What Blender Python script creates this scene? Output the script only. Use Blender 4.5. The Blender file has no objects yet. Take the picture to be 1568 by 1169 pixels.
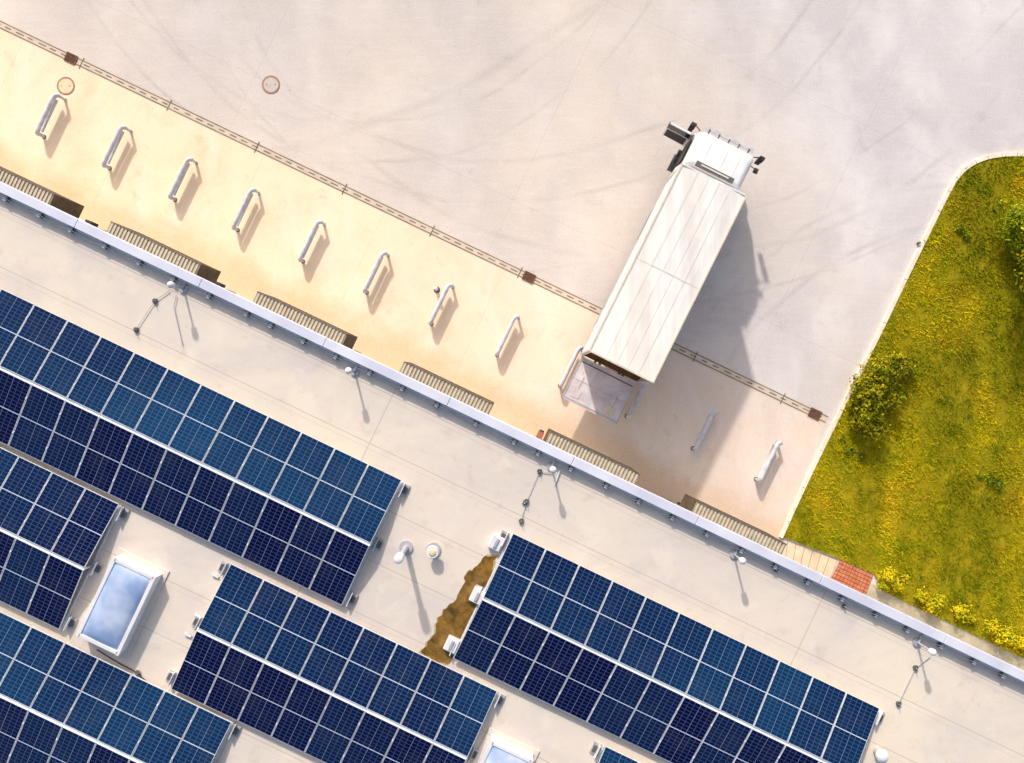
import bpy, math, random
import numpy as np
from mathutils import Vector, Matrix, noise as mnoise
random.seed(7); rng=np.random.default_rng(7)
D=bpy.data; SC=bpy.context.scene
H=30.0; F=1144.0; ROOF=8.0
TH=math.radians(25.55)
U=Vector((math.cos(TH),-math.sin(TH),0)); V=Vector((math.sin(TH),math.cos(TH),0)); Z=Vector((0,0,1))
def pt(a,b,z=0.0):            # camera frame pixels -> metres at height z
    s=F/(H-z); return Vector(((a-784)/s,(584.5-b)/s,z))
def uv(u,v,z=0.0): return U*u+V*v+Z*z
def touv(p): return p.dot(U),p.dot(V)
def lin(c): return tuple(((x/255)/12.92 if x/255<=.04045 else (((x/255)+.055)/1.055)**2.4) for x in c)
G_=1.12
def C(r,g,b,k=0.8):
    l=lin((r,g,b)); return (min(.9,l[0]*k*G_),min(.9,l[1]*k*G_),min(.9,l[2]*k*G_),1)
# ------------------------------------------------------------ node helper
class N:
    def __init__(s,name):
        s.m=D.materials.new(name); s.m.use_nodes=True; s.t=s.m.node_tree; s.n=s.t.nodes; s.l=s.t.links
        s.b=s.n['Principled BSDF']; s.tc=s.n.new('ShaderNodeTexCoord'); s.co=s.tc.outputs['Object']
    def set(s,inp,v):
        if isinstance(v,bpy.types.NodeSocket): s.l.new(v,inp)
        else: inp.default_value=v
    def mapping(s,rot=0,scale=(1,1,1),loc=(0,0,0),src=None):
        n=s.n.new('ShaderNodeMapping'); s.l.new(src or s.co,n.inputs[0]); n.inputs['Rotation'].default_value=(0,0,rot)
        n.inputs['Scale'].default_value=scale; n.inputs['Location'].default_value=loc; return n.outputs[0]
    def noise(s,scale,detail=5,rough=.55,dist=0,src=None):
        n=s.n.new('ShaderNodeTexNoise'); s.l.new(src or s.co,n.inputs['Vector']); n.inputs['Scale'].default_value=scale
        n.inputs['Detail'].default_value=detail; n.inputs['Roughness'].default_value=rough; n.inputs['Distortion'].default_value=dist
        return n.outputs['Fac']
    def ramp(s,src,a,b,lo=(0,0,0,1),hi=(1,1,1,1)):
        n=s.n.new('ShaderNodeValToRGB'); s.l.new(src,n.inputs[0]); e=n.color_ramp.elements
        e[0].position=a; e[1].position=b; e[0].color=lo; e[1].color=hi; return n.outputs[0]
    def mix(s,f,a,b,mode='MIX'):
        n=s.n.new('ShaderNodeMix'); n.data_type='RGBA'; n.blend_type=mode
        s.set(n.inputs[0],f); s.set(n.inputs[6],a); s.set(n.inputs[7],b); return n.outputs[2]
    def math(s,op,a,b=0.0,c=None):
        n=s.n.new('ShaderNodeMath'); n.operation=op; s.set(n.inputs[0],a); s.set(n.inputs[1],b)
        if c is not None: s.set(n.inputs[2],c)
        return n.outputs[0]
    def bump(s,h,st=.3,d=.02):
        n=s.n.new('ShaderNodeBump'); n.inputs['Strength'].default_value=st; n.inputs['Distance'].default_value=d
        s.l.new(h,n.inputs['Height']); s.l.new(n.outputs[0],s.b.inputs['Normal'])
    def sep(s,src=None):
        n=s.n.new('ShaderNodeSeparateXYZ'); s.l.new(src or s.co,n.inputs[0]); return n.outputs
    def attr(s,name):
        n=s.n.new('ShaderNodeAttribute'); n.attribute_name=name; return n.outputs['Fac']
    def done(s,col,rough=.7,metal=0.0,spec=None):
        s.set(s.b.inputs['Base Color'],col); s.set(s.b.inputs['Roughness'],rough); s.set(s.b.inputs['Metallic'],metal)
        if spec is not None: s.b.inputs['Specular IOR Level'].default_value=spec
        return s.m
def surf(name,c1,c2,scale=3,rough=.6,metal=0.0,bump=0,lo=.35,hi=.68,detail=6):
    n=N(name); f=n.noise(scale,detail); 
    if bump: n.bump(n.noise(scale*6,4),bump,.01)
    return n.done(n.ramp(f,lo,hi,c1,c2),rough,metal)
# ------------------------------------------------------------ mesh builder
class MB:
    def __init__(s): s.v=[];s.f=[];s.mi=[];s.mats=[];s.uv={};s.att=[]
    def mat(s,m):
        if m not in s.mats: s.mats.append(m)
        return s.mats.index(m)
    def poly(s,pts,m,uvs=None,a=0.0):
        i=len(s.v); s.v+= [tuple(p) for p in pts]; s.f.append(tuple(range(i,i+len(pts)))); s.mi.append(s.mat(m)); s.att.append(a)
        if uvs: s.uv[len(s.f)-1]=uvs
    def box(s,c,sx,sy,sz,m,ax=None,tap=(1,1)):
        ax=ax or (Vector((1,0,0)),Vector((0,1,0)),Z); c=Vector(c); i=len(s.v); k=s.mat(m)
        for dz in(-1,1):
            t=tap if dz>0 else (1,1)
            for dx,dy in((-1,-1),(1,-1),(1,1),(-1,1)):
                s.v.append(tuple(c+ax[0]*dx*sx/2*t[0]+ax[1]*dy*sy/2*t[1]+ax[2]*dz*sz/2))
        for f in((3,2,1,0),(4,5,6,7),(0,1,5,4),(1,2,6,5),(2,3,7,6),(3,0,4,7)):
            s.f.append(tuple(i+j for j in f)); s.mi.append(k); s.att.append(0.0)
    def tube(s,path,r,m,n=12,cap=True):
        k=s.mat(m); path=[Vector(p) for p in path]; i0=len(s.v)
        rs=r if isinstance(r,(list,tuple)) else [r]*len(path)
        for j,p in enumerate(path):
            d=(path[min(j+1,len(path)-1)]-path[max(j-1,0)]).normalized()
            a=d.cross(Z) if abs(d.z)<.95 else d.cross(Vector((1,0,0))); a.normalize(); b=d.cross(a)
            for q in range(n):
                t=2*math.pi*q/n; s.v.append(tuple(p+(a*math.cos(t)+b*math.sin(t))*rs[j]))
        for j in range(len(path)-1):
            for q in range(n):
                s.f.append((i0+j*n+q,i0+j*n+(q+1)%n,i0+(j+1)*n+(q+1)%n,i0+(j+1)*n+q)); s.mi.append(k); s.att.append(0.0)
        if cap:
            s.f.append(tuple(i0+q for q in range(n))); s.f.append(tuple(i0+(len(path)-1)*n+q for q in range(n))[::-1]); s.mi+=[k,k]; s.att+=[0.0,0.0]
    def dome(s,c,r,h,m,n=16,rings=5):
        k=s.mat(m); c=Vector(c); i0=len(s.v)
        for j in range(rings):
            t=math.pi/2*j/rings
            for q in range(n):
                a=2*math.pi*q/n; s.v.append((c.x+r*math.cos(t)*math.cos(a),c.y+r*math.cos(t)*math.sin(a),c.z+h*math.sin(t)))
        s.v.append((c.x,c.y,c.z+h))
        for j in range(rings-1):
            for q in range(n):
                s.f.append((i0+j*n+q,i0+j*n+(q+1)%n,i0+(j+1)*n+(q+1)%n,i0+(j+1)*n+q)); s.mi.append(k); s.att.append(0.0)
        for q in range(n):
            s.f.append((i0+(rings-1)*n+q,i0+(rings-1)*n+(q+1)%n,len(s.v)-1)); s.mi.append(k); s.att.append(0.0)
    def obj(s,name,parent=None,bevel=0,smooth=False,att=False):
        me=D.meshes.new(name); me.from_pydata(s.v,[],s.f)
        for m in s.mats: me.materials.append(m)
        me.polygons.foreach_set('material_index',s.mi)
        if s.uv:
            l=me.uv_layers.new(name='UVMap')
            for fi,u in s.uv.items():
                for j,li in enumerate(me.polygons[fi].loop_indices): l.data[li].uv=u[j]
        if att:
            a=me.attributes.new('rnd','FLOAT','FACE'); a.data.foreach_set('value',s.att)
        if smooth: me.shade_smooth()
        me.update(); o=D.objects.new(name,me); SC.collection.objects.link(o)
        if parent: o.parent=parent
        if bevel:
            b=o.modifiers.new('b','BEVEL'); b.width=bevel; b.segments=2; b.limit_method='ANGLE'; b.angle_limit=math.radians(40)
        return o
def empty(name,loc=(0,0,0)):
    o=D.objects.new(name,None); SC.collection.objects.link(o); return o
# ------------------------------------------------------------ materials
def tyre(n,col,arcs,dark,strength=.5):
    x,y,_=n.sep(); nz=n.ramp(n.noise(.3,3),.38,.68)
    tot=None
    wob=n.math('MULTIPLY',n.noise(.12,2),1.2)
    for (cx,cy,R,w) in arcs:
        c=pt(cx,cy); dx=n.math('SUBTRACT',x,c.x); dy=n.math('SUBTRACT',y,c.y)
        d=n.math('SQRT',n.math('ADD',n.math('MULTIPLY',dx,dx),n.math('MULTIPLY',dy,dy)))
        d=n.math('ABSOLUTE',n.math('SUBTRACT',n.math('ADD',d,wob),R/38.13+.6))
        k=n.math('MAXIMUM',n.math('SUBTRACT',1.0,n.math('DIVIDE',d,w)),0.0)
        tot=k if tot is None else n.math('MAXIMUM',tot,k)
    f=n.math('MULTIPLY',n.math('MULTIPLY',tot,nz),strength)
    return n.mix(f,col,dark)
def joints(n,col,w,h,dark,f=.6,loc=(0,0,0),rot=TH,ms=.006):
    b=n.n.new('ShaderNodeTexBrick'); n.l.new(n.mapping(rot,loc=loc),b.inputs['Vector']); b.offset=0
    b.inputs['Color1'].default_value=b.inputs['Color2'].default_value=(0,0,0,1); b.inputs['Mortar'].default_value=(1,1,1,1)
    b.inputs['Scale'].default_value=1; b.inputs['Brick Width'].default_value=w; b.inputs['Row Height'].default_value=h
    b.inputs['Mortar Size'].default_value=ms; b.inputs['Mortar Smooth'].default_value=.3
    return n.mix(n.math('MULTIPLY',b.outputs['Fac'],f),col,dark)
def m_yard():
    n=N('yard_concrete'); x,y,_=n.sep()
    base=n.ramp(n.noise(.10,3),.36,.62,C(210,200,196),C(228,213,200))
    gx=n.math('ADD',n.math('MULTIPLY_ADD',x,.05,.1),n.math('MULTIPLY',n.math('SUBTRACT',n.noise(.15,3),.5),.8))
    base=n.mix(n.math('MULTIPLY',n.ramp(gx,.35,.9),.6),base,C(212,209,218))
    base=n.mix(n.math('MULTIPLY',n.ramp(n.noise(.2,4,.55,.5,n.mapping(0,(1,.8,1),(9,4,0))),.45,.75),.6),base,C(192,184,188))
    wz=n.math('MULTIPLY_ADD',n.ramp(gx,.3,.8),.35,.28)
    base=n.mix(n.math('MULTIPLY',n.ramp(n.noise(.38,7,.6,.25,n.mapping(.6,(1,.7,1))),.44,.76),wz),base,C(244,238,236,.88))
    base=n.mix(n.math('MULTIPLY',n.ramp(n.noise(1.4,9,.75),.52,.8),.28),base,C(198,178,162))
    br=n.noise(1.6,5,.7,0,n.mapping(TH+.3,(.5,3.5,1))); base=n.mix(n.math('MULTIPLY',n.ramp(br,.48,.78),.2),base,C(244,240,238,.86))
    # irregular worn spots
    sp=n.ramp(n.noise(.9,5,.7,.8,n.mapping(0,(1,1,1),(2,9,0))),.60,.72); base=n.mix(n.math('MULTIPLY',sp,.3),base,C(176,166,166))
    base=tyre(n,base,[(560,-250,438,.14),(560,-250,500,.12),(770,-330,640,.14),(770,-330,575,.16),(1000,-300,700,.18),(1000,-300,762,.12),(700,-700,1120,.10),(1500,800,520,.16),(1500,800,455,.16),(200,-900,1150,.3)],C(156,148,148),.36)
    base=joints(n,base,11.5,8.8,C(150,136,128),.5,(3.1,2.2,0))
    fine=n.noise(14,6,.7); base=n.mix(.22,base,n.ramp(fine,.3,.7,(.3,.3,.3,1),(.92,.92,.92,1)),'OVERLAY')
    sp=n.ramp(n.noise(5,2),.74,.78); base=n.mix(n.math('MULTIPLY',sp,.4),base,C(110,95,85))
    n.bump(fine,.12,.01); return n.done(base,.8,0,.3)
def m_apron():
    n=N('apron_concrete'); x,y,_=n.sep()
    g=n.math('MULTIPLY_ADD',x,.045,.5)
    g=n.math('ADD',g,n.math('MULTIPLY',n.math('SUBTRACT',n.noise(.2,3),.5),.6))
    base=n.ramp(g,.15,.95,C(248,222,190,.86),C(224,208,199,.84))
    base=n.mix(n.math('MULTIPLY',n.ramp(n.noise(.5,8,.65,.8),.46,.72),.55),base,C(234,200,164))
    base=n.mix(n.math('MULTIPLY',n.ramp(n.noise(.6,7,.65,.5,n.mapping(TH,(1,.4,1),(5,2,0))),.5,.72),.6),base,C(244,230,216,.86))
    _,v,_2=n.sep(n.mapping(TH)); gr=n.ramp(n.math('ADD',v,n.math('MULTIPLY',n.noise(.9,5),1.6)),-.6,.9,(1,1,1,1),(0,0,0,1))
    base=n.mix(n.math('MULTIPLY',gr,.45),base,C(204,158,106))
    st=n.ramp(n.noise(.8,7,.7,.3,n.mapping(0,(1,1,1),(7,1,0))),.58,.75); base=n.mix(n.math('MULTIPLY',st,.45),base,C(196,154,122))
    base=joints(n,base,5.35,30,C(170,140,110),.5,(2.2,15,0))
    fine=n.noise(14,6,.7)
    base=n.mix(.22,base,n.ramp(fine,.3,.7,(.3,.3,.3,1),(.92,.92,.92,1)),'OVERLAY')
    n.bump(fine,.12,.01); return n.done(base,.8,0,.3)
def m_roof():
    n=N('roof_membrane'); base=n.ramp(n.noise(.16,4),.35,.65,C(226,213,202,.84),C(236,222,204,.84))
    base=n.mix(n.math('MULTIPLY',n.ramp(n.noise(.4,6,.6,.6,n.mapping(TH,(.7,1.1,1))),.46,.66),.5),base,C(204,196,200))
    base=n.mix(n.math('MULTIPLY',n.ramp(n.noise(.9,6,.6,.4,n.mapping(TH,(1,1,1),(4,7,0))),.55,.75),.5),base,C(242,232,216,.86))
    base=joints(n,base,14,1.55,C(176,160,146),.6,(3,.35,0),TH,.014)
    base=joints(n,base,60,1.55,C(190,176,162),.4,(3,.50,0),TH,.010)
    st=n.noise(2.2,8,.7); base=n.mix(n.math('MULTIPLY',n.ramp(st,.56,.8),.45),base,C(184,162,136))
    _,v,_2=n.sep(n.mapping(TH)); dr=n.ramp(n.math('ADD',v,n.math('MULTIPLY',n.noise(.7,5),1.8)),-1.5,-.3); base=n.mix(n.math('MULTIPLY',dr,.4),base,C(186,180,194))
    fine=n.noise(22,5,.7); base=n.mix(.15,base,n.ramp(fine,.3,.7,(.3,.3,.3,1),(.92,.92,.92,1)),'OVERLAY')
    return n.done(base,.75,0,.3)
def m_cells():
    n=N('photovoltaic_cells'); s=n.sep(n.tc.outputs['UV']); u,v=s[0],s[1]
    def edge(x,k,w):
        f=n.math('FRACT',n.math('MULTIPLY',x,k)); d=n.math('ABSOLUTE',n.math('SUBTRACT',f,.5)); return n.math('GREATER_THAN',d,.5-w)
    cell=n.math('MAXIMUM',edge(u,6,.055),edge(v,18,.075))
    mid=n.math('LESS_THAN',n.math('ABSOLUTE',n.math('SUBTRACT',v,.5)),.007)
    mid2=n.math('LESS_THAN',n.math('ABSOLUTE',n.math('SUBTRACT',u,.5)),.004)
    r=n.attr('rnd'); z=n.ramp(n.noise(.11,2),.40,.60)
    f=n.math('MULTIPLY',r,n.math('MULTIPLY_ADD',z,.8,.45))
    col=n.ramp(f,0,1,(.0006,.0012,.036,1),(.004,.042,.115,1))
    col=n.mix(n.math('MULTIPLY',cell,.20),col,(.20,.30,.62,1))
    col=n.mix(n.math('MULTIPLY',n.math('MAXIMUM',mid,n.math('MULTIPLY',mid2,.4)),.8),col,(.6,.68,.85,1))
    du=n.ramp(n.noise(1.5,5),.5,.8); col=n.mix(n.math('MULTIPLY',du,.03),col,(.4,.4,.4,1))
    return n.done(col,.15,0,.22)
M_yard=m_yard(); M_apron=m_apron(); M_roof=m_roof(); M_cells=m_cells()
M_alu=surf('aluminium_frame',(.7,.73,.80,1),(.85,.87,.9,1),4,.45,.1)
M_white=surf('white_coated_metal',C(228,228,236),C(242,242,246),1.5,.45)
M_cope=surf('coping_metal',C(206,208,228,.85),C(226,228,242,.85),.8,.5)
M_wall=surf('wall_cladding',C(205,205,215),C(220,220,225),.5,.5)
M_dark=surf('dark_rubber',(.015,.015,.017,1),(.04,.038,.035,1),6,.7)
M_dgrey=surf('dark_grey_metal',(.07,.07,.08,1),(.14,.14,.14,1),6,.5)
M_grey=surf('galvanised_steel',C(176,176,184),C(208,208,214),5,.45,.15)
M_steel=surf('guide_pipe_paint',C(190,192,202,.8),C(220,220,228,.82),5,.6)
M_rib=surf('shelter_fabric',C(134,122,104,.85),C(164,152,132,.85),4,.7)
M_ribl=surf('shelter_rib',C(178,168,150,.85),C(196,188,170,.85),4,.7)
M_shside=surf('shelter_side',C(66,54,38),C(100,82,58),4,.8)
M_kerb=surf('kerb_stone',C(228,214,194,.88),C(244,234,216,.88),3,.8)
M_joint=surf('channel_slot',C(98,88,80),C(146,130,118),2,.9)
M_chan=surf('channel_concrete',C(210,194,176),C(230,212,192),2.5,.85)
M_rust=surf('rusty_grate',C(108,74,58),C(142,100,78),9,.8)
M_rim=surf('manhole_rim',C(176,124,104),C(200,150,124),9,.8)
M_pave=surf('paving',C(214,192,162),C(234,214,186),2,.85)
M_pvg=surf('grey_paving',C(176,166,140),C(206,194,168),2,.85)
M_glass=N('dark_glass').done((.015,.02,.025,1),.08)
M_orange=surf('orange_cap',C(176,110,90),C(150,96,70),4,.6)
# ------------------------------------------------------------ ground
b=MB(); n=N('terrain_grass')
M_terr=n.done(n.ramp(n.noise(.05,6),.35,.7,(.07,.09,.02,1),(.16,.15,.05,1)),.95)
b.poly([(-900,-900,-.03),(900,-900,-.03),(900,900,-.03),(-900,900,-.03)],M_terr); b.obj('ground')
b=MB(); b.poly([uv(-70,-8,0),uv(60,-8,0),uv(60,60,0),uv(-70,60,0)],M_yard); b.obj('concrete_yard')
WV=-1.62   # wall plane
DV=touv(pt(810,425))[1]
b=MB(); kend=touv(pt(1266,642))[0]; k0=touv(pt(1193,822))[0]
b.poly([uv(-70,WV-.4,.004),uv(k0+.05,WV-.4,.004),uv(k0+.05,touv(pt(1193,822))[1],.004),uv(kend,DV,.004),uv(-70,DV,.004)],M_apron); b.obj('loading_apron')
b=MB()
b.poly([uv(-70,DV-.16,.008),uv(kend+.02,DV-.16,.008),uv(kend+.02,DV+.16,.008),uv(-70,DV+.16,.008)],M_chan)
for dv in(-.12,.12):
    b.poly([uv(-70,DV+dv-.018,.012),uv(kend,DV+dv-.018,.012),uv(kend,DV+dv+.018,.012),uv(-70,DV+dv+.018,.012)],M_joint)
x=-34.0
while x<kend-.3:
    L=random.uniform(.22,.34)
    b.poly([uv(x,DV-.022,.012),uv(x+L,DV-.022,.012),uv(x+L,DV+.022,.012),uv(x,DV+.022,.012)],M_joint)
    x+=.5
u0=touv(pt(260,160))[0]
for k in range(-8,9):
    uu=u0+k*3.9
    if uu<kend: b.poly([uv(uu-.02,DV-.24,.014),uv(uu+.02,DV-.24,.014),uv(uu+.02,DV+.24,.014),uv(uu-.02,DV+.24,.014)],M_joint)
b.obj('drainage_channel')
for (a,c) in((110,88),(810,425),(1248,633)):
    b=MB(); u,_=touv(pt(a,c))
    b.box(uv(u,DV,.012),.46,.36,.012,M_dark,(U,V,Z))
    for i in range(9): b.box(uv(u-.2+i*.05,DV,.026),.026,.34,.016,M_rust,(U,V,Z))
    for s in(-1,1): b.box(uv(u,DV+s*.175,.027),.47,.03,.02,M_rust,(U,V,Z)); b.box(uv(u+s*.23,DV,.029),.03,.36,.02,M_rust,(U,V,Z))
    b.obj('drain_grate')
def ring(b,c,r0,r1,z,m,n=40):
    for i in range(n):
        a=2*math.pi*i/n; e=2*math.pi*(i+1)/n
        b.poly([(c.x+r0*math.cos(a),c.y+r0*math.sin(a),z),(c.x+r1*math.cos(a),c.y+r1*math.sin(a),z),(c.x+r1*math.cos(e),c.y+r1*math.sin(e),z),(c.x+r0*math.cos(e),c.y+r0*math.sin(e),z)],m)
M_mh1=surf('manhole_concrete',C(200,188,182),C(216,204,196),4,.85); M_mh2=surf('manhole_concrete_warm',C(240,210,174),C(246,222,190),4,.85)
for (a,c,m) in((415,130,M_mh1),(101,132,M_mh2)):
    b=MB(); p=pt(a,c); ring(b,p,0,.295,.014,m); ring(b,p,.295,.345,.018,M_rim); ring(b,p,.345,.36,.016,M_joint)
    for k in(-1,1): b.box((p.x+k*.17,p.y,.018),.05,.03,.008,M_joint)
    b.obj('manhole_cover')
# kerb & grass
kp=[(1192,822),(1222,755),(1258,680),(1300,595),(1345,505),(1388,415),(1425,340),(1447,295),(1463,268),(1482,251),(1506,240),(1535,235),(1568,235),(1640,240),(1760,256),(2000,300),(2500,400)]
K=[pt(a,c) for a,c in kp]
def offs(P,d):
    o=[]
    for i,p in enumerate(P):
        t=(P[min(i+1,len(P)-1)]-P[max(i-1,0)]).normalized(); o.append(p+Vector((t.y,-t.x,0))*d)
    return o
def smooth(P,it=2):
    for _ in range(it):
        Q=[P[0]]
        for i in range(len(P)-1): Q+= [P[i]*.75+P[i+1]*.25,P[i]*.25+P[i+1]*.75]
        Q.append(P[-1]); P=Q
    return P
K=smooth(K,2); KI=offs(K,.15); b=MB()
for i in range(len(K)-1):
    a,c,d,e=K[i],K[i+1],KI[i+1],KI[i]
    b.poly([e+Z*.1,d+Z*.1,c+Z*.1,a+Z*.1][::-1],M_kerb); b.poly([a,c,c+Z*.1,a+Z*.1],M_kerb); b.poly([e+Z*.1,d+Z*.1,d,e],M_kerb)
    if i%3==0:
        t=(c-a).normalized()*.008; b.poly([a-t+Z*.103,e-t+Z*.103,e+t+Z*.103,a+t+Z*.103],M_joint)
b.obj('kerb')
gb=[(1204,824),(1283,855),(1338,879),(1352,905),(1420,938),(1500,976),(1568,1008)]
G=[pt(a,c) for a,c in gb]; far=uv(60,touv(pt(1568,1008))[1],0)
n=N('grass_soil'); M_soil=n.done(n.ramp(n.noise(1.2,8,.7),.35,.7,(.20,.18,.006,1),(.42,.31,.014,1)),.95,0,.05)
poly=[p for p in KI]+[Vector((60,0,0)),far]+G[::-1]
b=MB(); b.poly([p+Z*.07 for p in poly][::-1],M_soil); lawn=b.obj('grass_bank')
P2=np.array([(p.x,p.y) for p in poly])
def inside(x,y):
    r=np.zeros(len(x),bool); j=len(P2)-1
    for i in range(len(P2)):
        xi,yi=P2[i]; xj,yj=P2[j]
        c=((yi>y)!=(yj>y)); 
        with np.errstate(divide='ignore',invalid='ignore'): r^= c&(x<(xj-xi)*(y-yi)/(yj-yi)+xi)
        j=i
    return r
n=N('grass_blades'); r=n.attr('rnd')
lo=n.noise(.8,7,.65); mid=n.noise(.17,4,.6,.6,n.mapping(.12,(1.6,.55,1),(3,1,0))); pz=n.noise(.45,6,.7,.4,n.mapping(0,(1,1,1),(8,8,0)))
col=n.ramp(r,0,1,(.42,.38,.004,1),(.88,.66,.012,1))
col=n.mix(n.ramp(lo,.38,.62),n.ramp(r,0,1,(.22,.29,.004,1),(.54,.52,.008,1)),col)
col=n.mix(n.math('MULTIPLY',n.ramp(pz,.50,.66),.65),col,(.82,.50,.02,1))
col=n.mix(n.math('MULTIPLY',n.ramp(mid,.47,.60),.75),col,(.085,.14,.004,1))  # broad shaded bands of the lawn, painted into the blade colour
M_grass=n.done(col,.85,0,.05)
nb=210000; gx=rng.uniform(10,25,nb); gy=rng.uniform(-13,10.5,nb); k=inside(gx,gy); gx=gx[k];gy=gy[k]; nb=len(gx)
cl=np.array([mnoise.noise(Vector((x*1.3,y*1.3,0)))+.8*mnoise.noise(Vector((x*4,y*4,3))) for x,y in zip(gx,gy)])
hh=rng.uniform(.03,.10,nb)*(1+1.1*cl).clip(.2,3); an=rng.uniform(0,2*np.pi,nb); w=rng.uniform(.012,.024,nb); le=rng.uniform(.5,1.8,nb)*hh; la=rng.uniform(0,2*np.pi,nb)
vs=np.zeros((nb,3,3)); z0=.068
vs[:,0]=np.stack([gx-np.cos(an)*w,gy-np.sin(an)*w,np.full(nb,z0)],1); vs[:,1]=np.stack([gx+np.cos(an)*w,gy+np.sin(an)*w,np.full(nb,z0)],1)
vs[:,2]=np.stack([gx+np.cos(la)*le,gy+np.sin(la)*le,z0+hh],1)
me=D.meshes.new('grass'); me.vertices.add(nb*3); me.vertices.foreach_set('co',vs.reshape(-1)); me.loops.add(nb*3); me.loops.foreach_set('vertex_index',np.arange(nb*3,dtype=np.int32))
me.polygons.add(nb); me.polygons.foreach_set('loop_start',np.arange(0,nb*3,3,dtype=np.int32)); me.polygons.foreach_set('loop_total',np.full(nb,3,dtype=np.int32))
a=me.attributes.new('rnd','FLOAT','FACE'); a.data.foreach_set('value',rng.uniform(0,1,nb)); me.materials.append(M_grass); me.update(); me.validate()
o=D.objects.new('grass',me); SC.collection.objects.link(o)
# shrubs
M_bark=surf('bark',(.05,.035,.02,1),(.1,.07,.045,1),12,.9)
def leafmat(name,a,c,dk):
    n=N(name); r=n.attr('rnd'); col=n.ramp(r,0,1,a,c); col=n.mix(n.math('MULTIPLY',n.ramp(n.noise(1.6,4),.42,.62),.7),col,dk); return n.done(col,.7,0,.1)
M_l1=leafmat('leaves_green',(.05,.10,.004,1),(.58,.48,.01,1),(.06,.09,.004,1))
M_l2=leafmat('leaves_yellow',(.36,.38,.006,1),(.88,.60,.012,1),(.34,.38,.008,1))
M_l3=leafmat('leaves_lime',(.12,.20,.006,1),(.45,.46,.01,1),(.08,.13,.005,1))
def shrub(name,lumps,mat,count,size=.07):
    b=MB(); base=Vector((sum(l[0] for l in lumps)/len(lumps),sum(l[1] for l in lumps)/len(lumps),.05))
    for (x,y,z,r) in lumps:
        rt=Vector((x,y,0)).lerp(base,.6); rt.z=.05
        b.tube([rt,rt.lerp(Vector((x,y,z)),.5)+Vector((random.uniform(-.1,.1),random.uniform(-.1,.1),.05)),(x,y,z)],[.035,.025,.012],M_bark,6)
        for k in range(5):
            a=random.uniform(0,6.28); e=Vector((x+math.cos(a)*r*.9,y+math.sin(a)*r*.9,z+random.uniform(-.2,.6)*r)); b.tube([(x,y,z-.2*r),e],[.012,.005],M_bark,4)
    tw=sum(l[3]**2 for l in lumps)
    for (x,y,z,r) in lumps:
        for _ in range(int(count*r*r/tw)):
            d=Vector((random.gauss(0,1),random.gauss(0,1),random.gauss(0,1))).normalized()
            rr=r*(random.random()**.45)*(1+.9*mnoise.noise(Vector((x,y,z))+d*2.2))*1.05
            p=Vector((x,y,z))+Vector((d.x*rr,d.y*rr,d.z*rr*.8))
            if p.z<.1: p.z=.1+random.random()*.1
            s=size*random.uniform(.6,1.4); nn=(d+Vector((random.gauss(0,.6),random.gauss(0,.6),random.gauss(.3,.6)))).normalized()
            t=nn.orthogonal().normalized(); t=Matrix.Rotation(random.uniform(0,6.28),3,nn)@t; q=nn.cross(t)
            b.poly([p-t*s,p+q*s*.5,p+t*s,p-q*s*.5],mat,None,random.random())
    b.obj(name,att=True)
def L(a,c,r,z): p=pt(a,c,z); return (p.x,p.y,z,r/38)
shrub('shrub',[L(1350,575,26,.8),L(1375,560,20,.7),L(1335,605,26,.9),L(1330,635,22,.8),L(1368,610,16,.6),L(1340,655,20,.6),L(1316,650,14,.4),L(1318,590,14,.5),L(1394,562,12,.4),L(1308,620,10,.3)],M_l1,8000,.06)
shrub('shrub',[L(1560,335,26,1.0),L(1548,360,18,.7),L(1585,350,30,1.1),L(1600,380,26,.9),L(1568,378,20,.7)],M_l3,6000,.06)
shrub('shrub',[L(1610,420,34,1.9),L(1635,470,36,2.2),L(1600,380,26,1.6),L(1650,400,30,2.4)],M_l1,6000,.08)
shrub('yellow_shrub',[L(1360,884,13,.4),L(1350,897,8,.3),L(1376,898,10,.25),L(1388,886,5,.15)],M_l2,1300,.05)
shrub('yellow_shrub',[L(1412,913,10,.3),L(1430,928,13,.35),L(1442,920,9,.25)],M_l2,1300,.05)
shrub('yellow_shrub',[L(1473,938,12,.3),L(1490,948,7,.2)],M_l2,800,.05)
shrub('yellow_shrub',[L(1518,962,11,.3),L(1538,976,15,.35),L(1562,985,12,.3)],M_l2,1500,.05)
shrub('weed_clump',[L(1515,735,10,.15),L(1530,742,8,.15),L(1500,728,6,.1)],M_l3,400,.05)
shrub('weed_clump',[L(1470,350,7,.12),L(1480,362,6,.12)],M_l3,250,.05)
shrub('weed_clump',[L(1300,690,8,.12),L(1318,700,7,.12),L(1290,672,6,.1)],M_l3,350,.05)
# paths beside the wall
b=MB(); pa=[pt(1193,824),pt(1282,858),pt(1268,892),pt(1190,860)]
b.poly([p+Z*.03 for p in pa][::-1],M_pave)
for i in range(1,7):
    q0=pa[0].lerp(pa[1],i/7); q1=pa[3].lerp(pa[2],i/7); t=(q1-q0).normalized(); s=Vector((t.y,-t.x,0))*.008
    b.poly([q0+s+Z*.034,q1+s+Z*.034,q1-s+Z*.034,q0-s+Z*.034],M_joint)
b.obj('paved_path')
b=MB(); g0=touv(pt(1320,905))[0]; gv=touv(pt(1420,938))[1]
b.poly([uv(g0,WV-.1,.034),uv(50,WV-.1,.034),uv(50,gv+.05,.034),uv(g0,gv+.05,.034)],M_pvg); b.obj('pavement')
M_br=surf('clay_tile',C(194,110,78),C(214,138,104),5,.8); M_brd=surf('clay_joint',C(150,90,68),C(170,104,84),5,.9)
b=MB(); q=[pt(1286,857),pt(1336,880),pt(1322,918),pt(1268,893)]
b.poly([p+Z*.05 for p in q][::-1],M_brd)
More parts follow.
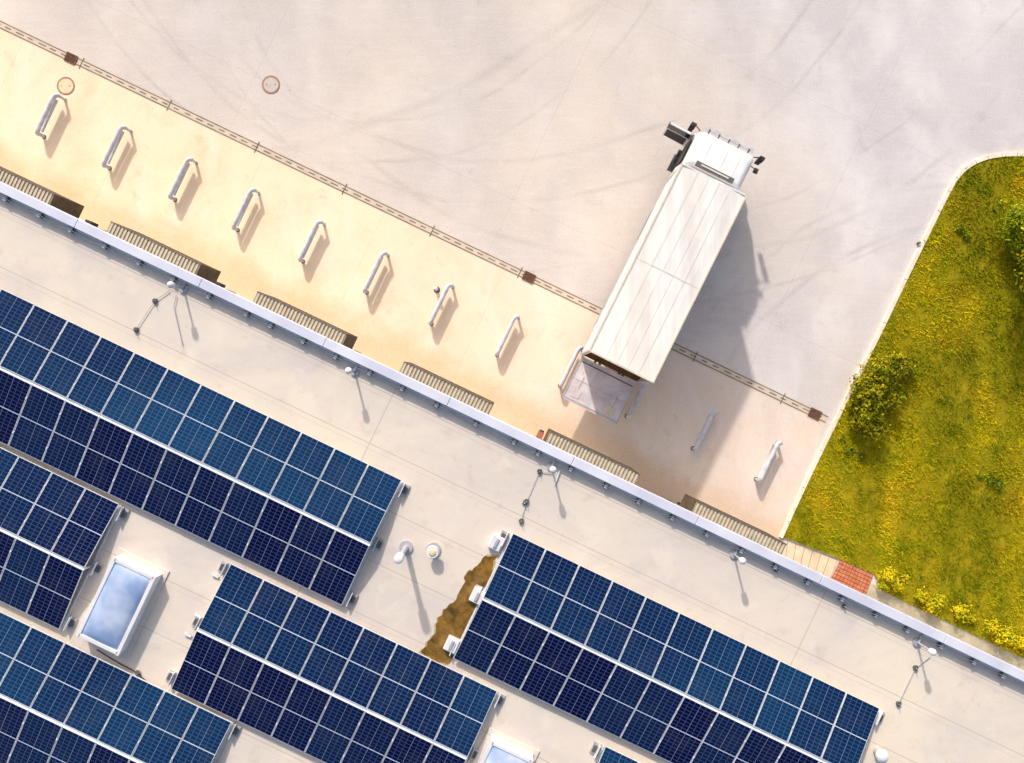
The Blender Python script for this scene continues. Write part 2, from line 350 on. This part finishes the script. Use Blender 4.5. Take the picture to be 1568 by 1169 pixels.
for i in range(10):
    for j in range(7):
        def Q(a,c): return (q[0].lerp(q[1],a)).lerp(q[3].lerp(q[2],a),c)
        e=.08
        x0,x1,y0,y1=(i+e)/10,(i+1-e)/10,(j+e)/7,(j+1-e)/7
        P=[Q(x0,y0),Q(x1,y0),Q(x1,y1),Q(x0,y1)]; z=.075+random.uniform(-.006,.006)
        b.poly([p+Z*z for p in P][::-1],M_br)
        for k in range(4): b.poly([P[k]+Z*.05,P[(k+1)%4]+Z*.05,P[(k+1)%4]+Z*z,P[k]+Z*z],M_br)
b.obj('brick_paving')
# ------------------------------------------------------------ wheel guides
gl=[(55,205),(157,254),(259,303),(356,350),(458,399),(557,447),(658,496),(760,544),(858,592),(962,640),(1065,690),(1163,738)]
for (a,c) in gl:
    h=.5+random.uniform(-.02,.02); LN=1.74
    b=MB(); p=pt(a,c,h); p.z=0; p+=V*.04
    path=[p+Z*.0,p+Z*(h-.1)]
    for t in(20,45,70): path.append(p+Z*(h-.1+.1*math.sin(math.radians(t)))+V*.1*(1-math.cos(math.radians(t))))
    path+= [p+V*.13+Z*h,p+V*(LN-.28)+Z*h]
    e=p+V*(LN-.24)+Z*h
    for t in(20,45,70,90):
        t=math.radians(t); path.append(e+V*.2*math.sin(t)+U*.11*(1-math.cos(t))-Z*.05*(1-math.cos(t)))
    q=path[-1]; path+= [q+U*.02-Z*.08,q+U*.025-Z*(h-.06)]
    b.tube(path,[.05]+[.088]*(len(path)-3)+[.06,.045],M_steel,14)
    b.tube([p+V*.12+Z*.27,p+V*(LN-.2)+Z*.27],.07,M_steel,10)  # lower rail added to fill out the cast shadow
    b.tube([p,p+Z*.02],.09,M_dgrey,12); g=path[-1].copy(); g.z=0; b.tube([g,g+Z*.02],.07,M_grey,12)
    o=b.obj('wheel_guide_rail',smooth=True)
b=MB(); p=pt(669,444); b.tube([p,p+Z*.45],.07,M_grey,14); b.dome(p+Z*.45,.075,.05,M_white); b.tube([p,p+Z*.03],.13,M_dgrey,14); b.obj('bollard')
b=MB(); p=pt(1405,373); b.tube([p,p+Z*.15],.05,M_dgrey,12); b.dome(p+Z*.15,.055,.04,M_dgrey); b.obj('bollard')
# ------------------------------------------------------------ building
bld=empty('warehouse_building')
b=MB(); UL,UR=-45,45
b.box(uv(0,(WV-42)/2,3.85),UR-UL,-(-42-WV),7.7,M_wall,(U,V,Z)); b.obj('walls',bld)
CO=-1.18
b=MB(); b.box(uv(0,(CO-.05-42.4)/2,7.85),UR-UL+.8,42.4+CO-.05,.3,M_roof,(U,V,Z)); b.obj('roof',bld)
b=MB(); s0=-45.4
while s0<45:
    b.box(uv(s0+1.997,CO-.14,8.14),3.99,.28,.32,M_cope,(U,V,Z)); s0+=4.0
b.box(uv(0,CO-.32,8.04),90.6,.06,.06,M_white,(U,V,Z))
b.obj('parapet_coping',bld,bevel=.015)
dc=touv(pt(681,600,4.5))[0]; sp=224*1.1085/44.86
def dock(u):
    b=MB(); w=3.35; z1,z0=4.5,2.7; v1=-.96; vc=(v1+WV)/2; d=v1-WV
    b.box(uv(u,vc,(z1+z0)/2),w,d,z1-z0,M_shside,(U,V,Z))
    b.box(uv(u,vc,z1+.012),w+.04,d,.024,M_rib,(U,V,Z))
    nr=26
    for i in range(nr): b.box(uv(u-w/2+(i+.5)*w/nr,vc,z1+.034),w/nr*.5,d-.02,.03,M_ribl,(U,V,Z))
    b.box(uv(u,v1-.015,z1+.04),w+.04,.03,.05,M_dgrey,(U,V,Z))
    for s in(-1,1): b.box(uv(u+s*1.45,WV+.03,1.5),.25,.06,2.4,M_shside,(U,V,Z)); b.box(uv(u+s*1.1,WV+.09,.9),.25,.18,.5,M_dark,(U,V,Z))
    b.box(uv(u,WV+.03,1.6),2.6,.06,2.2,M_white,(U,V,Z))
    b.obj('dock_shelter')
for k in range(-5,3): dock(dc+k*sp)
b=MB(); p=uv(touv(pt(826,668,4.2))[0],WV+.35,4.2); b.box(p,.2,.3,.35,M_orange,(U,V,Z)); b.tube([p+V*.15,p+V*.2],.08,M_dark,12); b.obj('dock_signal_lamp')
# edge clips + lightning conductor
b=MB(); wire=[]
for x in[8,60,108,160,213,265,320,378,415,465,515,567,617,670,730,789,826,876,930,980,1032,1085,1138,1190,1240,1293,1345,1393,1445,1495,1540,-50,-110,-170,1600,1660]:
    u=touv(pt(x,672+(x-784)*.478,8.2))[0]; c=uv(u,CO-.38,8.09)
    b.box(c,.16,.13,.12,M_dgrey,(U,V,Z)); b.box(c+Z*.08,.1,.15,.03,M_grey,(U,V,Z))
    wire.append((u,c))
wire.sort(key=lambda t:t[0]); path=[]
for i,(u,c) in enumerate(wire):
    path.append(c+Z*.12)
    if i<len(wire)-1: path.append(c.lerp(wire[i+1][1],.5)-Z*.01-V*random.uniform(.02,.08))
b.tube(path,.012,M_grey,6); b.obj('lightning_conductor')
for (a,c) in((260,436),(533,568),(847,720),(1138,860),(1430,1000)):
    b=MB(); p=pt(a,c,8.9); p.z=8; p2=p.copy(); p2.z=8.85
    b.tube([p,p+Z*.06],.13,M_grey,16); b.tube([p,p2],.03,M_grey,10); b.tube([p2-Z*.1,p2],.085,M_white,16); b.dome(p2,.1,.09,M_white)
    b.box(p+V*.25+Z*.1,.05,.5,.04,M_grey,(U,V,Z)); b.obj('roof_mast_lamp')
def path_wire(pts,name='lightning_conductor'):
    b=MB(); P=[pt(a,c,8.04) for a,c in pts]; b.tube(P,.009,M_grey,6,True)
    for p in P[1:]:
        q=Vector((p.x,p.y,8)); b.tube([q,q+Z*.07],.07,M_dgrey,12); b.tube([q+Z*.07,q+Z*.2],.01,M_grey,6)
        b.box(q+Z*.04+U*.03,.04,.16,.04,M_dgrey,(U,V,Z))
    b.obj(name)
path_wire([(260,445),(237,461),(208,505)]); path_wire([(845,725),(826,722),(806,768),(798,798)]); path_wire([(1425,1005),(1402,1023),(1376,1078)])
b=MB(); b.tube([pt(270,452,8.05),pt(266,470,8.05),pt(280,530,8.03)],.012,M_grey,6); b.tube([pt(857,722,8.05),pt(850,742,8.05)],.02,M_white,6); b.obj('cable')
# vents
b=MB(); p=pt(622,838,8); b.tube([p,p+Z*1.25],.075,M_grey,14); b.tube([p+Z*1.2,p+Z*1.5],[.13,.13],M_white,20); b.dome(p+Z*1.5,.13,.06,M_white,20); b.tube([p,p+Z*.05],.2,M_grey,18); b.obj('vent_pipe')
b=MB(); p=pt(664,842,8); b.tube([p,p+Z*.3],.09,M_grey,14); b.tube([p+Z*.28,p+Z*.36],[.19,.17],M_white,22); b.dome(p+Z*.36,.12,.04,M_mh2,16); b.tube([p,p+Z*.04],.22,M_grey,18); b.obj('vent_pipe')
b=MB(); p=pt(1343,1150,8); b.tube([p,p+Z*.3],.12,M_grey,14); b.tube([p+Z*.28,p+Z*.36],[.19,.17],M_white,22); b.dome(p+Z*.36,.15,.06,M_white,16); b.obj('vent_pipe')
for a,c in((490,748),(1188,873),(803,770),(1292,928)):
    b=MB(); p=pt(a,c,8); b.box(p+Z*.03,.1,.1,.06,M_dgrey,(U,V,Z)); b.tube([p+Z*.06,p+Z*.14],.02,M_grey,8); b.obj('roof_anchor')
# puddle stain
n=N('rusty_puddle'); f=n.noise(2.6,8,.7,.5)
M_pud=n.done(n.ramp(f,.36,.70,C(84,62,24),C(168,126,52)),n.ramp(n.noise(1.3,3),.45,.6,(.2,.2,.2,1),(.75,.75,.75,1)))
pp=[(757,856),(742,852),(728,858),(722,872),(712,880),(708,900),(697,915),(688,928),(676,940),(668,956),(664,972),(652,982),(645,1000),(655,1008),(676,1016),(690,1014),(705,985),(722,950),(738,915),(752,885)]
P=smooth([pt(a,c,8) for a,c in pp+[pp[0]]],3)
P=[p+Vector((mnoise.noise(p*2.5)+.6*mnoise.noise(p*8),mnoise.noise(p*2.5+Vector((9,9,9)))+.6*mnoise.noise(p*8+Vector((5,5,5))),0))*.13 for p in P]
cen=sum(P,Vector())/len(P)
M_pu2=surf('puddle_rim',C(180,152,108),C(208,184,146),4,.8)
b=MB(); b.poly([(p.x+(p.x-cen.x)*.07,p.y+(p.y-cen.y)*.03,8.004) for p in P][::-1],M_pu2); b.poly([(p.x,p.y,8.008) for p in P][::-1],M_pud); b.obj('rusty_puddle')
# ------------------------------------------------------------ solar arrays
PW,PG,PL=1.058,.022,2.0
def array(corner,side,n,hi=(.5,.15)):
    b=MB(); p=pt(*corner,8.25); u,v=touv(p); u0=u if side=='L' else u-n*(PW+PG)
    tilt=math.radians(7.5); ze=8.18
    for row in(0,1):
        sgn=-1 if row==0 else 1
        for i in range(n):
            uc=u0+i*(PW+PG)+(PW+PG)/2
            if row==0: vc=v-PL/2*math.cos(tilt)
            else: vc=v-(PL*1.5+.05)*math.cos(tilt)-.03
            ay=(V*math.cos(tilt)+Z*math.sin(tilt)*(sgn))
            az=U.cross(ay).normalized()
            c=uv(uc,vc,ze+PL/2*math.sin(tilt)+random.uniform(-.004,.004))
            b.box(c,PW,PL,.04,M_alu,(U,ay,az))
            hw,hl=PW/2-.014,PL/2-.014; q=c+az*.0235
            rv=min(1,max(0,(hi[row])+random.uniform(-.16,.2)))  # upper row's sky reflection painted into the cell tone, plus random spread
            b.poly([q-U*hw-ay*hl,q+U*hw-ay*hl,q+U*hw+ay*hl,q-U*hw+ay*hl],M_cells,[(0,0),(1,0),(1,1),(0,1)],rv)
    ridge=v-PL*math.cos(tilt)-.04; W=n*(PW+PG)
    b.box(uv(u0+W/2,ridge,ze+PL*math.sin(tilt)-.03),W,.13,.03,M_alu,(U,V,Z))
    for i in range(n+1):
        uu=u0+i*(PW+PG)
        b.box(uv(uu,ridge,8.05),.05,PL*2*.98,.05,M_alu,(U,V,Z))
        b.box(uv(uu,ridge,8.22),.04,.04,.38,M_alu,(U,V,Z))
        if 0<i<n:
            for row in(0,1):
                for fr in(.22,.78):
                    vv=v-(row*(PL+.08)+PL*fr)*math.cos(tilt); zz=ze+(PL*math.sin(tilt))*(fr if row==0 else 1-fr)+.03
                    b.box(uv(uu,vv,zz),.04,.06,.012,M_alu,(U,V,Z))
    for s,uu in((-1,u0),(1,u0+W)):
        for vv in(v-.25,ridge,v-2*PL-.0+.2):
            b.box(uv(uu+s*.14,vv,8.03),.3,.34,.05,M_grey,(U,V,Z)); b.box(uv(uu+s*.12,vv-.02,8.13),.02,.42,.16,M_white,(U,V,Z))
            b.box(uv(uu+s*.2,vv,8.075),.12,.2,.04,M_dgrey,(U,V,Z))
    b.obj('solar_panel_array',att=True)
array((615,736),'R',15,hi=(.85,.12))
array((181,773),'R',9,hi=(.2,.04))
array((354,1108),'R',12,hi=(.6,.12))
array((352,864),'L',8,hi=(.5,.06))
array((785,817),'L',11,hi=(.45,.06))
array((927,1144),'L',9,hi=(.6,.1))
for a,c in((760,830),(731,911),(692,985)):
    b=MB(); p=pt(a,c,8); b.box(p+Z*.09,.36,.42,.18,M_white,(U,V,Z)); b.box(p+Z*.2,.1,.3,.04,M_grey,(U,V,Z)); b.obj('ballast_block',bevel=.02)
# skylights
n=N('skylight_dome'); M_sky=n.done(n.ramp(n.noise(.8,3),.4,.6,C(150,176,222,.8),C(200,212,236,.85)),.12,0.0,.8)
def skylight(a,c):
    b=MB(); p=pt(a,c,8.4); u,v=touv(p); W,Lh=1.36,2.5; cc=uv(u+W/2,v-Lh/2,0); cc.z=0
    b.box(cc+Z*8.02,W+.3,Lh+.3,.04,M_roof,(U,V,Z)); b.box(cc+Z*8.2,W,Lh,.4,M_white,(U,V,Z))
    for s in(-1,1):
        b.box(cc+U*s*(W/2-.05)+Z*8.43,.11,Lh+.04,.06,M_white,(U,V,Z)); b.box(cc+V*s*(Lh/2-.05)+Z*8.43,W-.12,.11,.06,M_white,(U,V,Z))
    e=empty('skylight'); b.obj('frame',e,bevel=.012)
    d=MB(); nx,ny=16,24; k=d.mat(M_sky); w,l=W-.19,Lh-.19
    for j in range(ny+1):
        for i in range(nx+1):
            x,y=i/nx*2-1,j/ny*2-1; hgt=.16*((1-x**2)**.6)*((1-y**4)**.6)
            q=cc+U*x*w/2+V*y*l/2; d.v.append((q.x,q.y,8.42+hgt))
    for j in range(ny):
        for i in range(nx): d.f.append((j*(nx+1)+i,j*(nx+1)+i+1,(j+1)*(nx+1)+i+1,(j+1)*(nx+1)+i)); d.mi.append(k); d.att.append(0)
    d.obj('dome',e,smooth=True)
skylight(175,853); skylight(752,1133)
b=MB(); P=smooth([pt(148,995,8.03),pt(175,1012,8.03),pt(200,1025,8.03),pt(212,1032,8.03),pt(240,1060,8.03)],2); b.tube(P,.016,M_dark,6); b.tube([pt(210,1030,8),pt(210,1030,8.1)],.07,M_dgrey,12); b.obj('cable')
for (a,c) in((303,943),(330,882),(288,973),(262,1030)):
    b=MB(); b.box(pt(a,c,8.04),.2,.06,.05,M_white,(U,V,Z)); b.box(pt(a,c,8.02),.1,.12,.04,M_grey,(U,V,Z)); b.obj('cable_bracket')
# ------------------------------------------------------------ truck
T=empty('delivery_truck')
fr=pt(1094,275,4.0); rr=pt(951,562,4.0); f=(fr-rr); f.z=0; LEN=f.length; f.normalize(); r=Vector((f.y,-f.x,0)); AX=(r,f,Z)
O=Vector((rr.x,rr.y,0))
def tp(x,y,z): return O+r*x+f*y+Z*z
n=N('tarpaulin_white'); m=n.mapping(math.atan2(f.x,f.y),(2.6,.12,1)); 
base=n.ramp(n.noise(1.2,6,.6,.2,m),.36,.64,(.74,.70,.67,1),(.86,.84,.81,1))
base=n.mix(n.math('MULTIPLY',n.ramp(n.noise(.8,7,.7),.5,.75),.4),base,(.68,.62,.57,1))
n.bump(n.noise(1.6,3,.5,0,m),.15,.03); M_tarp=n.done(base,.6)
M_seam=surf('tarpaulin_seam',(.68,.65,.62,1),(.80,.77,.74,1),3,.6)
M_rail=surf('roof_rail',C(218,206,190),C(232,220,206),4,.6)
M_side=surf('body_side',C(226,222,220),C(240,238,236,.9),2,.5)
M_floor=surf('load_floor',C(96,70,44),C(124,92,60),5,.8)
M_cab=surf('cab_paint',(.80,.80,.82,1),(.88,.88,.88,1),2,.25)
n=N('tail_lift_plate')
base=n.ramp(n.noise(1.2,7,.65,.5),.35,.65,C(206,196,202),C(234,224,228,.9)); base=n.mix(n.math('MULTIPLY',n.ramp(n.noise(2.3,7,.7),.56,.72),.6),base,C(172,140,116))
M_plat=n.done(base,.5,.0)
W=2.50; b=MB()
zb,zt=1.15,3.96
for s in(-1,1): b.box(tp(s*(W/2-.03),LEN/2,(zb+zt)/2),.05,LEN-.06,zt-zb,M_side,AX)
b.box(tp(0,LEN-.03,(zb+zt)/2),W-.1,.05,zt-zb,M_side,AX)
b.box(tp(0,LEN/2,zb-.04),W,LEN,.1,M_floor,AX)
def rz(x,y): return 3.985+.045*(1-x*x)-.008*abs(math.sin(y*math.pi*7))*(1-x**4)
ny,nx=56,14; k=b.mat(M_tarp); i0=len(b.v)
for j in range(ny+1):
    for i in range(nx+1):
        x=(i/nx*2-1); y=j/ny
        b.v.append(tuple(tp(x*(W/2-.03),y*(LEN-.08)+.04,rz(x,y)+.003*math.sin(i*2.1+y*3))))
for j in range(ny):
    for i in range(nx): b.f.append((i0+j*(nx+1)+i,i0+j*(nx+1)+i+1,i0+(j+1)*(nx+1)+i+1,i0+(j+1)*(nx+1)+i)); b.mi.append(k); b.att.append(0)
for s in(-1,1):
    b.box(tp(s*(W/2-.01),LEN/2,3.965),.06,LEN,.09,M_rail,AX)
b.box(tp(0,.02,3.97),W-.08,.06,.1,M_rail,AX); b.box(tp(0,LEN-.01,3.97),W-.08,.06,.1,M_side,AX)
hw=.016
for i in range(12):
    x0,x1=-1+i/6,-1+(i+1)/6
    b.poly([tp(x*(W/2-.05),.5*LEN+d,rz(x,0)+.004) for x,d in((x0,-hw),(x1,-hw),(x1,hw),(x0,hw))],M_seam)
for xx in(-.62,-.2,.22,.64):
    z=rz(xx/(W/2),0)+.006
    b.poly([tp(xx-.008,.06,z),tp(xx+.008,.06,z),tp(xx+.008,LEN-.06,z),tp(xx-.008,LEN-.06,z)],M_seam)
for s in(-1,1):
    for k in range(1,7): b.box(tp(s*(W/2-.004),LEN*k/7,2.5),.012,.05,2.7,M_side,AX)
    b.box(tp(s*(W/2-.05),.04,2.55),.12,.1,2.75,M_grey,AX)
    b.box(tp(s*(W/2+.0),LEN/2,1.18),.03,LEN,.14,M_grey,AX)
b.obj('box_body',T)
b=MB(); b.box(tp(-.2,1.0,1.75),2.0,1.2,1.1,M_floor,AX); b.box(tp(0,.55,1.2),2.3,.9,.02,M_floor,AX); b.obj('load',T)
b=MB()
for s in(-1,1): b.box(tp(s*.42,LEN/2+.9,.95),.1,LEN+1.9,.22,M_dgrey,AX); b.box(tp(s*1.15,LEN*.45,.7),.05,2.6,.5,M_grey,AX)
for y in(1.8,LEN+1.25):
    b.tube([tp(-1.0,y,.5),tp(1.0,y,.5)],.07,M_dgrey,10)
    for s in(-1,1):
        ws=((1.08,.28),(.74,.28)) if y<3 else ((1.05,.3),)
        for (xc,ww) in ws:
            b.tube([tp(s*(xc-ww/2),y,.5),tp(s*(xc-ww/2+.03),y,.5),tp(s*(xc+ww/2-.03),y,.5),tp(s*(xc+ww/2),y,.5)],[.46,.5,.5,.46],M_dark,28)
            b.tube([tp(s*(xc+ww/2),y,.5),tp(s*(xc+ww/2+.02),y,.5)],.27,M_grey,20)
b.box(tp(-1.0,LEN-1.6,.75),.5,1.2,.55,M_dgrey,AX); b.tube([tp(1.0,LEN-2.4,.75),tp(1.0,LEN-1.1,.75)],.3,M_grey,20)
b.obj('chassis_and_wheels',T)
b=MB(); k=b.mat(M_cab)
def ringp(z,hw,y0,y1,rd):
    R=[]
    for cx,cy,a0 in((hw-rd,y1-rd,0),(-hw+rd,y1-rd,90),(-hw+.05,y0+.05,180),(hw-.05,y0+.05,270)):
        rr_=rd if a0<180 else .05
        for t in range(0,91,18):
            a=math.radians(a0+t); R.append(tuple(tp(cx+rr_*math.cos(a),LEN+cy+rr_*math.sin(a),z)))
    return R
lev=[(.75,1.22,.42,2.12,.25),(1.5,1.24,.42,2.16,.28),(1.75,1.22,.42,2.12,.28),(2.45,1.16,.42,1.92,.25),(2.75,1.13,.42,1.84,.25),(2.95,1.09,.44,1.76,.25),(3.06,1.02,.5,1.62,.22),(3.10,.9,.58,1.46,.2)]
rings=[ringp(*l) for l in lev]; m_=len(rings[0]); i0=len(b.v)
for R in rings: b.v+=R
for j in range(len(rings)-1):
    for q in range(m_): b.f.append((i0+j*m_+q,i0+j*m_+(q+1)%m_,i0+(j+1)*m_+(q+1)%m_,i0+(j+1)*m_+q)); b.mi.append(k); b.att.append(0)
b.f.append(tuple(i0+(len(rings)-1)*m_+q for q in range(m_))); b.mi.append(k); b.att.append(0)
o=b.obj('cab',T,smooth=True)
b=MB()
def yl(z): return 2.12-(z-1.75)*.285
b.poly([tp(-.92,LEN+yl(1.8)+.012,1.8),tp(.92,LEN+yl(1.8)+.012,1.8),tp(.86,LEN+yl(2.6)+.012,2.6),tp(-.86,LEN+yl(2.6)+.012,2.6)],M_glass)
for s in(1,): b.poly([tp(s*1.225,LEN+.75,1.8),tp(s*1.225,LEN+1.75,1.8),tp(s*1.165,LEN+1.6,2.5),tp(s*1.165,LEN+.75,2.5)],M_glass)
b.box(tp(0,LEN+2.02,2.74),1.95,.16,.04,M_grey,(r,(f-Z*.3).normalized(),Z))
for x in(-.8,-.4,0,.4,.8): b.box(tp(x,LEN+1.9,2.78),.05,.2,.05,M_dgrey,AX)
b.box(tp(0,LEN+2.16,.85),2.3,.12,.4,M_dgrey,AX)
for s in(-1,1): b.box(tp(s*.9,LEN+2.2,1.05),.35,.08,.22,M_white,AX)
b.box(tp(-1.235,LEN+1.15,1.75),.03,1.05,1.5,M_dark,AX); b.box(tp(-1.25,LEN+1.1,.9),.25,.9,.08,M_dgrey,AX); b.box(tp(-1.3,LEN+1.1,.55),.25,.7,.06,M_dgrey,AX)
b.box(tp(0,LEN+.25,1.6),1.9,.22,1.3,M_dgrey,AX); b.tube([tp(-.5,LEN+.25,1.2),tp(-.5,LEN+.25,2.9)],.08,M_dark,12)
b.box(tp(0,LEN+.36,2.9),1.7,.1,.1,M_dark,AX)
b.box(tp(0,LEN+.56,3.10),1.5,.2,.03,M_dgrey,AX); b.box(tp(0,LEN+.58,3.12),1.1,.05,.02,M_rail,AX)
for x in(-.55,.1,.6): b.box(tp(x,LEN+1.1,3.105),.02,.7,.012,M_seam,AX)
b.obj('cab_fittings',T)
b=MB(); h0=tp(-1.24,LEN+1.72,0); dd=(-r*.985+f*.03).normalized(); nn=Vector((-dd.y,dd.x,0)); A2=(dd,nn,Z)
b.box(h0+dd*.50+Z*1.45,.98,.06,.8,M_cab,A2); b.box(h0+dd*.52+Z*1.45,.82,.08,.68,M_dark,A2)
b.box(h0+dd*.48+Z*2.08,.88,.03,.46,M_glass,A2)
b.box(h0+dd*.47+Z*2.33,.94,.06,.06,M_white,A2)
b.box(h0+dd*.95+Z*2.1,.06,.06,.5,M_dgrey,A2); b.box(h0+dd*.04+Z*2.1,.06,.06,.5,M_dgrey,A2)
b.box(h0+dd*.85-nn*.07+Z*1.55,.3,.06,.05,M_grey,A2)
b.obj('open_door',T)
b=MB()
for s in(-1,1):
    a0=tp(s*1.1,LEN+1.85,2.65); a1=tp(s*1.36,LEN+2.0,2.6)
    b.tube([a0,a1,a1-Z*.7],.022,M_dark,8); b.box(a1-Z*.2+r*s*.04,.2,.11,.4,M_dark,AX); b.box(a1-Z*.58+r*s*.04,.18,.1,.2,M_dark,AX)
    if s>0: b.tube([tp(s*1.12,LEN+1.5,2.7),tp(s*1.34,LEN+1.45,2.72)],.018,M_dark,8); b.box(tp(s*1.38,LEN+1.45,2.62),.17,.18,.08,M_dark,AX)
b.obj('mirrors',T,bevel=.02)
b=MB(); PLn=1.85
y0,y1=-.06,-PLn
b.box(tp(0,(y0+y1)/2-.0,1.12),2.34,PLn-.08,.06,M_plat,AX)
for s in(-1,1): b.box(tp(s*1.155,(y0+y1)/2,1.158),.05,PLn-.1,.02,M_grey,AX)
b.box(tp(0,y1+.09,1.156),2.2,.06,.012,M_grey,AX); b.box(tp(0,-.25,1.156),2.2,.04,.012,M_dgrey,AX); b.box(tp(0,-.95,1.156),2.2,.02,.01,M_grey,AX)
for x in(-.75,.75): b.box(tp(x,-1.2,1.157),.03,.9,.012,M_grey,AX)
b.box(tp(.75,-1.45,1.16),.34,.34,.016,M_rail,AX); b.box(tp(-.75,-1.45,1.16),.34,.34,.016,M_plat,AX)
for x in(-.6,.6): b.tube([tp(x,.3,.6),tp(x,-.5,1.05)],.05,M_dgrey,10)
b.box(tp(0,.1,.75),2.3,.12,.2,M_dgrey,AX)
b.obj('tail_lift_platform',T)
# ------------------------------------------------------------ light, sky, camera
el=math.radians(31); hd=Vector((.24,-.97,0)).normalized()
d=hd*math.cos(el)-Z*math.sin(el)
s=D.lights.new('sun','SUN'); s.energy=3.3; s.angle=math.radians(1.8); s.color=(1,.94,.85)
o=D.objects.new('sun',s); SC.collection.objects.link(o); o.rotation_euler=d.to_track_quat('-Z','Y').to_euler()
w=D.worlds.new('World'); SC.world=w; w.use_nodes=True; nt=w.node_tree
sk=nt.nodes.new('ShaderNodeTexSky'); sk.sky_type='NISHITA'; sk.sun_disc=False; sk.sun_elevation=el; sk.sun_rotation=math.atan2(-hd.x,-hd.y)
sk.dust_density=4.5; sk.air_density=1.25; sk.ozone_density=.7
bg=nt.nodes['Background']; nt.links.new(sk.outputs[0],bg.inputs[0]); bg.inputs[1].default_value=.15
cam=D.cameras.new('camera'); co=D.objects.new('camera',cam); SC.collection.objects.link(co); SC.camera=co
co.location=(0,0,H); cam.sensor_width=36; cam.lens=F/1568*36; cam.clip_end=3000
SC.view_settings.view_transform='Standard'; SC.view_settings.look='None'; SC.view_settings.exposure=0
